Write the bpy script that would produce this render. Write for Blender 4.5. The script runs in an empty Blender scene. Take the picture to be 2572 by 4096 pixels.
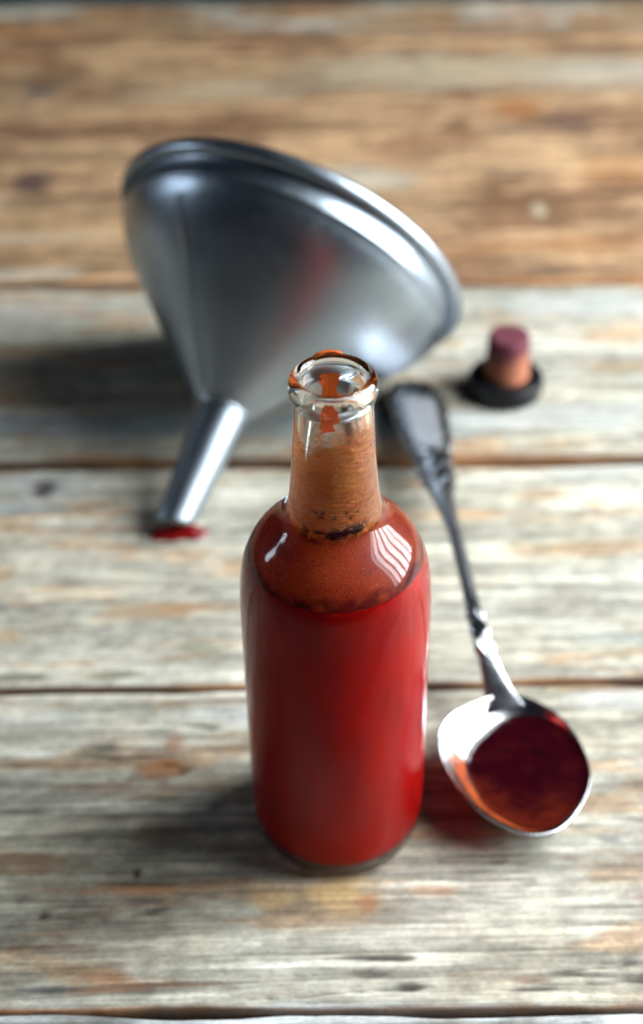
import bpy, math, random
import numpy as np
from mathutils import Matrix, Vector

sc = bpy.context.scene
COL = sc.collection
rng = np.random.default_rng(7)
random.seed(7)

# ------------------------------------------------------------------ camera
H, PITCH, ROLL = 0.3944, math.radians(40), math.radians(1.08)
fw = Vector((0, math.cos(PITCH), -math.sin(PITCH)))
up0 = Vector((0, math.sin(PITCH), math.cos(PITCH)))
r0 = Vector((1, 0, 0))
Rv = r0 * math.cos(ROLL) - up0 * math.sin(ROLL)
Uv = r0 * math.sin(ROLL) + up0 * math.cos(ROLL)
cam_d = bpy.data.cameras.new('camera')
cam = bpy.data.objects.new('camera', cam_d)
COL.objects.link(cam)
m3 = Matrix((Rv, Uv, -fw)).transposed()
cam.matrix_world = Matrix.Translation((0, 0, H)) @ m3.to_4x4()
cam_d.sensor_fit = 'VERTICAL'
cam_d.sensor_height = 36
cam_d.sensor_width = 36
cam_d.lens = 50
cam_d.clip_start = 0.01
cam_d.clip_end = 50
cam_d.dof.use_dof = True
cam_d.dof.focus_distance = 0.393
cam_d.dof.aperture_fstop = 6.1
cam_d.dof.aperture_blades = 0
sc.camera = cam

# ------------------------------------------------------------------ light
sc.view_settings.view_transform = 'Standard'
sc.view_settings.look = 'None'
sc.view_settings.exposure = 0
sc.view_settings.gamma = 1
w = bpy.data.worlds.new('World')
sc.world = w
w.use_nodes = True
bg = w.node_tree.nodes['Background']
bg.inputs[0].default_value = (0.55, 0.68, 1.0, 1)
bg.inputs[1].default_value = 0.02
sc.cycles.use_denoising = True
sc.cycles.max_bounces = 16
sc.cycles.transmission_bounces = 14
sc.cycles.transparent_max_bounces = 16
sc.cycles.glossy_bounces = 6
sc.cycles.diffuse_bounces = 4
sc.cycles.caustics_refractive = True
sc.cycles.caustics_reflective = False
sc.cycles.blur_glossy = 0.3
sc.cycles.sample_clamp_indirect = 0


def area(name, loc, size_y, size_z, watts, aim, color):
    l = bpy.data.lights.new(name, 'AREA')
    l.shape = 'RECTANGLE'
    l.size = size_y
    l.size_y = size_z
    l.energy = watts
    l.color = color
    o = bpy.data.objects.new(name, l)
    COL.objects.link(o)
    o.location = loc
    d = (Vector(aim) - Vector(loc)).normalized()
    o.rotation_euler = d.to_track_quat('-Z', 'Y').to_euler()
    return o


# the daylight of a curtained window right of the table: strips between curtain folds
LW = 42.0
strips = [(0.060, 0.050, 0.35), (0.150, 0.075, 0.8), (0.280, 0.095, 1.1), (0.430, 0.110, 1.05), (0.590, 0.120, 1.0), (0.745, 0.120, 0.8)]
tot = sum(s[1] for s in strips)
for y, wd, k in strips:
    area('window_light', (0.74, y, 0.53), wd, 0.90, LW * wd / tot * k, (0.0, y, 0.26), (0.90, 0.97, 1.0))
# a small far window on the left
area('side_window_light', (-1.25, 0.62, 0.50), 0.16, 0.34, 2.2, (0, 0.35, 0.1), (0.75, 0.87, 1.0))


# ------------------------------------------------------------------ helpers
def link(name, me, mat=None, parent=None, smooth=True):
    o = bpy.data.objects.new(name, me)
    COL.objects.link(o)
    if mat:
        me.materials.append(mat)
    if smooth:
        me.polygons.foreach_set('use_smooth', np.ones(len(me.polygons), bool))
    if parent:
        o.parent = parent
    return o


def tag(o, label, cat, group=None, kind=None):
    o['label'] = label
    o['category'] = cat
    if group:
        o['group'] = group
    if kind:
        o['kind'] = kind


def empty(name, loc=(0, 0, 0)):
    o = bpy.data.objects.new(name, None)
    o.empty_display_size = 0.02
    o.location = loc
    COL.objects.link(o)
    return o


def mesh_from(name, V, Fq):
    me = bpy.data.meshes.new(name)
    me.from_pydata([tuple(map(float, v)) for v in V], [], [tuple(int(i) for i in f) for f in Fq])
    me.update()
    return me


def grid_faces(nu, nv, wrap_u=False, wrap_v=False):
    """vertex index = j*nu + i"""
    iu = np.arange(nu if wrap_u else nu - 1)
    jv = np.arange(nv if wrap_v else nv - 1)
    I, J = np.meshgrid(iu, jv)
    I = I.ravel(); J = J.ravel()
    I2 = (I + 1) % nu; J2 = (J + 1) % nv
    return np.stack([J * nu + I, J * nu + I2, J2 * nu + I2, J2 * nu + I], 1)


def fast_mesh(name, V, Fq):
    me = bpy.data.meshes.new(name)
    V = np.asarray(V, np.float32); Fq = np.asarray(Fq, np.int32)
    me.vertices.add(len(V)); me.vertices.foreach_set('co', V.ravel())
    me.loops.add(Fq.size); me.loops.foreach_set('vertex_index', Fq.ravel())
    me.polygons.add(len(Fq))
    me.polygons.foreach_set('loop_start', np.arange(0, Fq.size, 4, dtype=np.int32))
    me.polygons.foreach_set('loop_total', np.full(len(Fq), 4, np.int32))
    me.update(calc_edges=True)
    me.validate()
    return me


def attr_color(me, name, rgb):
    a = me.color_attributes.new(name, 'FLOAT_COLOR', 'POINT')
    c = np.ones((len(me.vertices), 4), np.float32)
    c[:, :3] = rgb
    a.data.foreach_set('color', c.ravel())


def attr_float(me, name, v):
    a = me.attributes.new(name, 'FLOAT', 'POINT')
    a.data.foreach_set('value', np.asarray(v, np.float32).ravel())


def hash2(ix, iy, seed):
    h = (ix.astype(np.int64) * 374761393 + iy.astype(np.int64) * 668265263 + seed * 1274126177) & 0xFFFFFFFF
    h = ((h ^ (h >> 13)) * 1274126177) & 0xFFFFFFFF
    h = h ^ (h >> 16)
    return (h & 0xFFFF) / 65535.0


def vnoise(x, y, seed=0):
    ix = np.floor(x); iy = np.floor(y)
    fx = x - ix; fy = y - iy
    fx = fx * fx * fx * (fx * (fx * 6 - 15) + 10); fy = fy * fy * fy * (fy * (fy * 6 - 15) + 10)
    a = hash2(ix, iy, seed); b = hash2(ix + 1, iy, seed); c = hash2(ix, iy + 1, seed); d = hash2(ix + 1, iy + 1, seed)
    return (a * (1 - fx) + b * fx) * (1 - fy) + (c * (1 - fx) + d * fx) * fy


def fbm(x, y, seed=0, octs=4, gain=0.5):
    s = 0; a = 1; t = 0
    for k in range(octs):
        s = s + a * vnoise(x * 2 ** k + 17.3 * k, y * 2 ** k + 5.1 * k, seed + k * 31); t += a; a *= gain
    return s / t


def sstep(a, b, x):
    t = np.clip((x - a) / (b - a), 0, 1)
    return t * t * (3 - 2 * t)


def catmull(pts, n):
    """dense smooth polyline through pts (k,d), chord-parameterised"""
    P = np.asarray(pts, float)
    P = np.vstack([2 * P[0] - P[1], P, 2 * P[-1] - P[-2]])
    d = np.maximum(np.linalg.norm(np.diff(P, axis=0), axis=1), 1e-9) ** 0.5
    t = np.concatenate([[0], np.cumsum(d)])
    out = []
    tt = np.linspace(t[1], t[-2], n)
    for x in tt:
        i = int(np.clip(np.searchsorted(t, x, side='right') - 1, 1, len(P) - 3))
        t0, t1, t2, t3 = t[i - 1:i + 3]; p0, p1, p2, p3 = P[i - 1:i + 3]
        A1 = (t1 - x) / (t1 - t0) * p0 + (x - t0) / (t1 - t0) * p1
        A2 = (t2 - x) / (t2 - t1) * p1 + (x - t1) / (t2 - t1) * p2
        A3 = (t3 - x) / (t3 - t2) * p2 + (x - t2) / (t3 - t2) * p3
        B1 = (t2 - x) / (t2 - t0) * A1 + (x - t0) / (t2 - t0) * A2
        B2 = (t3 - x) / (t3 - t1) * A2 + (x - t1) / (t3 - t1) * A3
        out.append((t2 - x) / (t2 - t1) * B1 + (x - t1) / (t2 - t1) * B2)
    return np.array(out)


def lathe(prof, n, jitter=None):
    """prof (k,2) of r,z -> V (k*n,3), faces, outward normals if the profile runs upward"""
    prof = np.asarray(prof, float)
    th = np.linspace(0, 2 * math.pi, n, endpoint=False)
    r = prof[:, 0][:, None] * np.ones(n)[None]
    z = prof[:, 1][:, None] * np.ones(n)[None]
    if jitter is not None:
        dr, dz = jitter(th[None] * np.ones_like(r), r, z)
        r = r + dr; z = z + dz
    V = np.stack([r * np.cos(th), r * np.sin(th), z], -1).reshape(-1, 3)
    return V, grid_faces(n, len(prof), wrap_u=True), th


# ---- node helpers
class NT:
    def __init__(self, name):
        self.m = bpy.data.materials.new(name)
        self.m.use_nodes = True
        self.t = self.m.node_tree
        self.t.nodes.clear()
        self.out = self.n('ShaderNodeOutputMaterial')

    def n(self, typ, **kw):
        x = self.t.nodes.new(typ)
        for k, v in kw.items():
            setattr(x, k, v)
        return x

    def l(self, a, b):
        self.t.links.new(a, b)

    def val(self, sock, v):
        if hasattr(v, 'is_output') or isinstance(v, bpy.types.NodeSocket):
            self.l(v, sock)
        else:
            sock.default_value = v

    def math(self, op, a, b=0.0, clamp=False):
        x = self.n('ShaderNodeMath', operation=op, use_clamp=clamp)
        self.val(x.inputs[0], a); self.val(x.inputs[1], b)
        return x.outputs[0]

    def mix(self, fac, a, b, blend='MIX'):
        x = self.n('ShaderNodeMix', data_type='RGBA', blend_type=blend)
        self.val(x.inputs[0], fac); self.val(x.inputs[6], a); self.val(x.inputs[7], b)
        return x.outputs[2]

    def coords(self, scale=(1, 1, 1), kind='Object'):
        c = self.n('ShaderNodeTexCoord')
        mp = self.n('ShaderNodeMapping')
        mp.inputs['Scale'].default_value = scale
        self.l(c.outputs[kind], mp.inputs[0])
        return mp.outputs[0]

    def noise(self, vec, scale=1.0, detail=4, rough=0.55, dist=0.0):
        x = self.n('ShaderNodeTexNoise')
        self.l(vec, x.inputs['Vector'])
        x.inputs['Scale'].default_value = scale
        x.inputs['Detail'].default_value = detail
        x.inputs['Roughness'].default_value = rough
        x.inputs['Distortion'].default_value = dist
        return x.outputs[0]

    def ramp(self, fac, stops):
        x = self.n('ShaderNodeValToRGB')
        self.l(fac, x.inputs[0])
        e = x.color_ramp.elements
        while len(e) < len(stops):
            e.new(0.5)
        for el, (p, c) in zip(e, stops):
            el.position = p
            el.color = c if len(c) == 4 else (*c, 1)
        return x.outputs[0]

    def maprange(self, v, a, b, c=0.0, d=1.0):
        x = self.n('ShaderNodeMapRange')
        self.l(v, x.inputs[0])
        for i, q in enumerate((a, b, c, d)):
            x.inputs[i + 1].default_value = q
        return x.outputs[0]

    def bump(self, h, strength=0.3, dist=0.001):
        x = self.n('ShaderNodeBump')
        x.inputs['Strength'].default_value = strength
        x.inputs['Distance'].default_value = dist
        self.l(h, x.inputs['Height'])
        return x.outputs[0]

    def attr(self, name):
        x = self.n('ShaderNodeAttribute', attribute_name=name)
        return x

    def principled(self, **kw):
        x = self.n('ShaderNodeBsdfPrincipled')
        for k, v in kw.items():
            self.val(x.inputs[k.replace('_', ' ')], v)
        self.l(x.outputs[0], self.out.inputs[0])
        return x


def rgb(r, g, b):
    return (r, g, b, 1.0)


# ------------------------------------------------------------------ materials
def mat_wood():
    t = NT('weathered_wood')
    tint = t.attr('tint').outputs['Color']
    edge = t.attr('wear').outputs['Fac']
    fine = t.noise(t.coords((14, 900, 40)), 1, 4, 0.6)
    mid = t.noise(t.coords((22, 260, 40)), 1, 5, 0.65, 0.3)
    speck = t.noise(t.coords((500, 900, 500)), 1, 3, 0.6)
    k1 = t.maprange(fine, 0.3, 0.7, 0.72, 1.22)
    k2 = t.maprange(mid, 0.3, 0.7, 0.68, 1.25)
    k3 = t.maprange(speck, 0.3, 0.7, 0.82, 1.16)
    k = t.math('MULTIPLY', t.math('MULTIPLY', k1, k2), k3)
    v = t.n('ShaderNodeVectorMath', operation='SCALE')
    t.l(tint, v.inputs[0]); t.l(k, v.inputs['Scale'])
    pits = t.noise(t.coords((70, 700, 60)), 1, 3, 0.7)
    pm = t.maprange(pits, 0.64, 0.72, 0, 0.6)
    col = t.mix(pm, v.outputs[0], rgb(0.06, 0.045, 0.035))
    hh = t.math('ADD', t.math('MULTIPLY', fine, 0.5), t.math('ADD', mid, t.math('MULTIPLY', speck, 0.25)))
    nrm = t.bump(hh, 0.55, 0.0006)
    ro = t.maprange(mid, 0.3, 0.7, 0.62, 0.45)
    p = t.principled(Base_Color=col, Roughness=ro, Normal=nrm)
    p.inputs['Specular IOR Level'].default_value = 0.4
    return t.m


def mat_glass(name, ior, wav, rough=0.0):
    t = NT(name)
    nz = t.noise(t.coords((60, 60, 25)), 1, 2, 0.5)
    sx = t.n('ShaderNodeSeparateXYZ')
    t.l(t.coords(), sx.inputs[0])
    ro = t.maprange(sx.outputs[2], 0.100, 0.116, rough, rough * 0.55)
    p = t.principled(Base_Color=rgb(0.965, 0.98, 0.985), Roughness=ro, Normal=t.bump(nz, wav, 0.0006))
    p.inputs['Transmission Weight'].default_value = 1
    p.inputs['IOR'].default_value = ior
    if rough > 0:
        t.l(t.maprange(sx.outputs[2], 0.098, 0.116, 1.20, 1.37), p.inputs['IOR'])
    return t.m


def mat_sauce(name, base, rough=0.35, sss=0.25, grain=1500, spec=0.5):
    t = NT(name)
    n1 = t.noise(t.coords((60, 60, 30)), 1, 4, 0.6)
    n2 = t.noise(t.coords((grain, grain, grain)), 1, 2, 0.5)
    b2 = tuple(x * 0.72 for x in base)
    c = t.mix(t.maprange(n1, 0.35, 0.65), (*base, 1), (*b2, 1))
    sp = t.maprange(n2, 0.70, 0.78)
    c = t.mix(t.math('MULTIPLY', sp, 0.5), c, rgb(min(1, base[0] * 1.6), base[1] * 5 + 0.02, base[2] * 2))
    vo = t.n('ShaderNodeTexVoronoi')
    t.l(t.coords((230, 230, 230)), vo.inputs['Vector'])
    sel = t.n('ShaderNodeSeparateColor')
    t.l(vo.outputs['Color'], sel.inputs[0])
    pick = t.math('GREATER_THAN', sel.outputs[0], 0.86)
    dot = t.math('MULTIPLY', pick, t.maprange(vo.outputs['Distance'], 0.22, 0.10))
    c = t.mix(t.math('MULTIPLY', dot, 0.75), c, rgb(min(1, base[0] * 2.0), base[0] * 0.22, 0.01))
    p = t.principled(Base_Color=c, Roughness=rough)
    p.inputs['Subsurface Weight'].default_value = sss
    p.inputs['Subsurface Radius'].default_value = (0.004, 0.0008, 0.0005)
    p.inputs['Subsurface Scale'].default_value = 1.0
    p.inputs['Specular IOR Level'].default_value = spec
    return t.m


def mat_pool():
    t = NT('maroon_sauce')
    n = t.noise(t.coords((200, 200, 200)), 1, 5, 0.6)
    c = t.mix(t.maprange(n, 0.35, 0.65), rgb(0.013, 0.0004, 0.0022), rgb(0.024, 0.0007, 0.003))
    c = t.mix(t.attr('rust').outputs['Fac'], c, rgb(0.075, 0.008, 0.0035))
    p = t.principled(Base_Color=c, Roughness=0.16, Normal=t.bump(n, 0.15, 0.0008))
    p.inputs['Specular IOR Level'].default_value = 0.4
    return t.m


def mat_film():
    """thin dried sauce on the inside of the glass, patchy and broken"""
    t = NT('sauce_film')
    cover = t.attr('cover').outputs['Fac']
    thick = t.attr('thick').outputs['Fac']
    dust = t.attr('dust').outputs['Fac']
    n = t.noise(t.coords((190, 190, 260)), 1, 5, 0.6, 0.5)
    fine = t.noise(t.coords((1200, 1200, 1700)), 1, 3, 0.6)
    wr = t.noise(t.coords((150, 150, 620)), 1, 3, 0.55, 1.4)
    wc = t.math('SUBTRACT', 1.0, t.math('MULTIPLY', t.math('ABSOLUTE', t.math('SUBTRACT', wr, 0.5)), 9.0), True)
    col = t.mix(t.maprange(n, 0.35, 0.68), rgb(1.0, 0.34, 0.045), rgb(0.95, 0.20, 0.024))
    col = t.mix(t.math('MULTIPLY', wc, 0.14), col, rgb(0.95, 0.62, 0.36))  # pale wrinkle highlights mixed into the film colour
    dk = t.maprange(wr, 0.60, 0.70)
    col = t.mix(t.math('MULTIPLY', dk, 0.12), col, rgb(0.36, 0.05, 0.015))
    n3 = t.noise(t.coords((90, 90, 90)), 1, 4, 0.6)
    dcol = t.mix(t.maprange(n3, 0.35, 0.65), rgb(0.70, 0.095, 0.016), rgb(0.52, 0.042, 0.012))
    dcol = t.mix(t.maprange(fine, 0.58, 0.68, 0, 0.75), dcol, rgb(0.14, 0.008, 0.010))
    spk = t.noise(t.coords((2100, 2100, 2100)), 1, 2, 0.5)
    dcol = t.mix(t.maprange(spk, 0.66, 0.72, 0, 0.8), dcol, rgb(0.75, 0.30, 0.12))
    col = t.mix(dust, col, dcol)
    col = t.mix(t.attr('wet').outputs['Fac'], col, rgb(0.235, 0.004, 0.0034))
    col = t.mix(thick, col, rgb(0.05, 0.002, 0.006))
    notd = t.math('SUBTRACT', 1.0, dust)
    wrinkle_light = t.attr('wrinkle_light').outputs['Fac']
    col = t.mix(t.maprange(wrinkle_light, 0.0, 1.0, 0, 0.30), col, rgb(1.0, 0.70, 0.42))  # glints painted pale onto the wrinkles
    col = t.mix(t.maprange(wrinkle_light, 0.0, -1.0, 0, 0.3), col, rgb(0.55, 0.09, 0.016))  # opposite slopes of the wrinkles painted darker
    nrm = t.bump(t.math('ADD', t.math('MULTIPLY', wr, notd), t.math('MULTIPLY', fine, 0.05)), 1.0, 0.0022)
    d = t.n('ShaderNodeBsdfPrincipled')
    t.l(col, d.inputs['Base Color']); t.l(nrm, d.inputs['Normal'])
    d.inputs['Roughness'].default_value = 0.4
    d.inputs['Specular IOR Level'].default_value = 0.45
    tr = t.n('ShaderNodeBsdfTranslucent')
    t.l(col, tr.inputs[0]); t.l(nrm, tr.inputs[1])
    m1 = t.n('ShaderNodeMixShader')
    m1.inputs[0].default_value = 0.6
    t.l(d.outputs[0], m1.inputs[1]); t.l(tr.outputs[0], m1.inputs[2])
    tp = t.n('ShaderNodeBsdfTransparent')
    tp.inputs[0].default_value = rgb(1, 0.93, 0.85)
    # cover 0..1 against broken noise
    br = t.math('ADD', t.math('MULTIPLY', n, 0.75), t.math('MULTIPLY', wr, 0.35))
    a = t.math('SUBTRACT', t.math('MULTIPLY', cover, 1.15), br)
    al = t.maprange(a, -0.28, 0.20)
    m2 = t.n('ShaderNodeMixShader')
    t.l(al, m2.inputs[0]); t.l(tp.outputs[0], m2.inputs[1]); t.l(m1.outputs[0], m2.inputs[2])
    t.l(m2.outputs[0], t.out.inputs[0])
    return t.m


def mat_tin():
    t = NT('dull_tinned_steel')
    n = t.noise(t.coords((30, 30, 30)), 1, 5, 0.6)
    s = t.noise(t.coords((400, 400, 60)), 1, 3, 0.6)
    c = t.mix(t.maprange(n, 0.3, 0.7), rgb(0.40, 0.46, 0.52), rgb(0.29, 0.34, 0.40))
    ro = t.math('ADD', t.maprange(n, 0.3, 0.7, 0.29, 0.39), t.maprange(s, 0.3, 0.7, -0.03, 0.03))
    t.principled(Base_Color=c, Metallic=1.0, Roughness=ro, Normal=t.bump(s, 0.08, 0.0004))
    return t.m


def mat_silver():
    t = NT('tarnished_silver')
    tar = t.attr('tarnish_dim').outputs['Fac']
    n = t.noise(t.coords((120, 120, 120)), 1, 5, 0.6)
    c = t.mix(t.maprange(n, 0.3, 0.7), rgb(0.68, 0.68, 0.70), rgb(0.50, 0.50, 0.53))
    c = t.mix(tar, c, rgb(0.085, 0.085, 0.10))
    t.principled(Base_Color=c, Metallic=1.0, Roughness=t.math('ADD', t.maprange(n, 0.3, 0.7, 0.14, 0.26), t.math('MULTIPLY', t.attr('patina').outputs['Fac'], 0.24)),
                 Normal=t.bump(n, 0.10, 0.0004))
    return t.m


def mat_cork():
    t = NT('stained_cork')
    st = t.attr('stain').outputs['Fac']
    n = t.noise(t.coords((350, 350, 350)), 1, 5, 0.65)
    v = t.noise(t.coords((900, 900, 900)), 1, 3, 0.6)
    c = t.mix(t.maprange(n, 0.35, 0.65), rgb(0.42, 0.155, 0.08), rgb(0.30, 0.09, 0.05))
    c = t.mix(t.maprange(v, 0.60, 0.70), c, rgb(0.12, 0.05, 0.03))
    s = t.mix(t.maprange(n, 0.35, 0.65), rgb(0.135, 0.022, 0.038), rgb(0.08, 0.011, 0.022))
    c = t.mix(st, c, s)
    t.principled(Base_Color=c, Roughness=0.75, Normal=t.bump(v, 0.5, 0.0006))
    return t.m


def mat_plastic():
    t = NT('black_plastic')
    n = t.noise(t.coords((300, 300, 300)), 1, 3)
    t.principled(Base_Color=rgb(0.006, 0.0065, 0.008), Roughness=t.maprange(n, 0.3, 0.7, 0.30, 0.42)).inputs['Specular IOR Level'].default_value = 0.25
    return t.m


def mat_floor():
    t = NT('painted_floor')
    n = t.noise(t.coords((3, 3, 3)), 1, 5)
    c = t.mix(t.maprange(n, 0.3, 0.7), rgb(0.45, 0.62, 0.62), rgb(0.36, 0.52, 0.52))
    t.principled(Base_Color=c, Roughness=0.6)
    return t.m


WOOD = mat_wood(); GLASS = mat_glass('clear_glass', 1.34, 0.01, 0.16); LIPGLASS = mat_glass('thick_clear_glass', 1.48, 0.10); TIN = mat_tin(); SILVER = mat_silver()
SAUCE = mat_sauce('red_sauce', (0.42, 0.0055, 0.0042), 0.35, 0.0, spec=0.0)
SAUCE.node_tree.nodes['Principled BSDF'].inputs['Metallic'].default_value = 0.5
SAUCE.node_tree.nodes['Principled BSDF'].inputs['Roughness'].default_value = 0.5
FILM = mat_film()
SMEAR = mat_sauce('orange_sauce_smear', (0.60, 0.115, 0.018), 0.45, 0.15)
PUDDLE = mat_sauce('dark_red_sauce', (0.20, 0.006, 0.006), 0.18, 0.1)

# ------------------------------------------------------------------ floor
me = mesh_from('floor', [(-4, -3, -0.74), (4, -3, -0.74), (4, 5, -0.74), (-4, 5, -0.74)], [(0, 1, 2, 3)])
fl = link('floor', me, mat_floor(), smooth=False)
fl['kind'] = 'structure'

# ------------------------------------------------------------------ table of weathered planks
table = empty('wooden_table', (0, 0.6, 0))
tag(table, 'rustic table top of weathered grey and brown wooden planks', 'table')

# seams: y at x=0 and slope, from near to far
SEAM = [(-0.060, -0.02), (0.0935, -0.02), (0.2337, -0.020), (0.3676, -0.004), (0.5040, -0.016), (0.6600, -0.022), (1.0115, -0.02), (1.0660, -0.02)]
GAP = [0.0, 0.0022, 0.0004, 0.0024, 0.0052, 0.0040, 0.0022, 0.0]

GREY = np.array((0.375, 0.345, 0.27)); PALE = np.array((0.48, 0.455, 0.38)); BLUE = np.array((0.29, 0.35, 0.385))
TAN = np.array((0.33, 0.205, 0.112)); RUST = np.array((0.34, 0.135, 0.045)); DARK = np.array((0.055, 0.042, 0.036))
OLIVE = np.array((0.20, 0.19, 0.125)); BROWN = np.array((0.17, 0.085, 0.045)); CREAM = np.array((0.48, 0.40, 0.28))
INK = np.array((0.045, 0.055, 0.075)); OCHRE = np.array((0.55, 0.36, 0.14)); PLUM = np.array((0.07, 0.04, 0.045))
WHITE = np.array((0.54, 0.56, 0.56))

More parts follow.
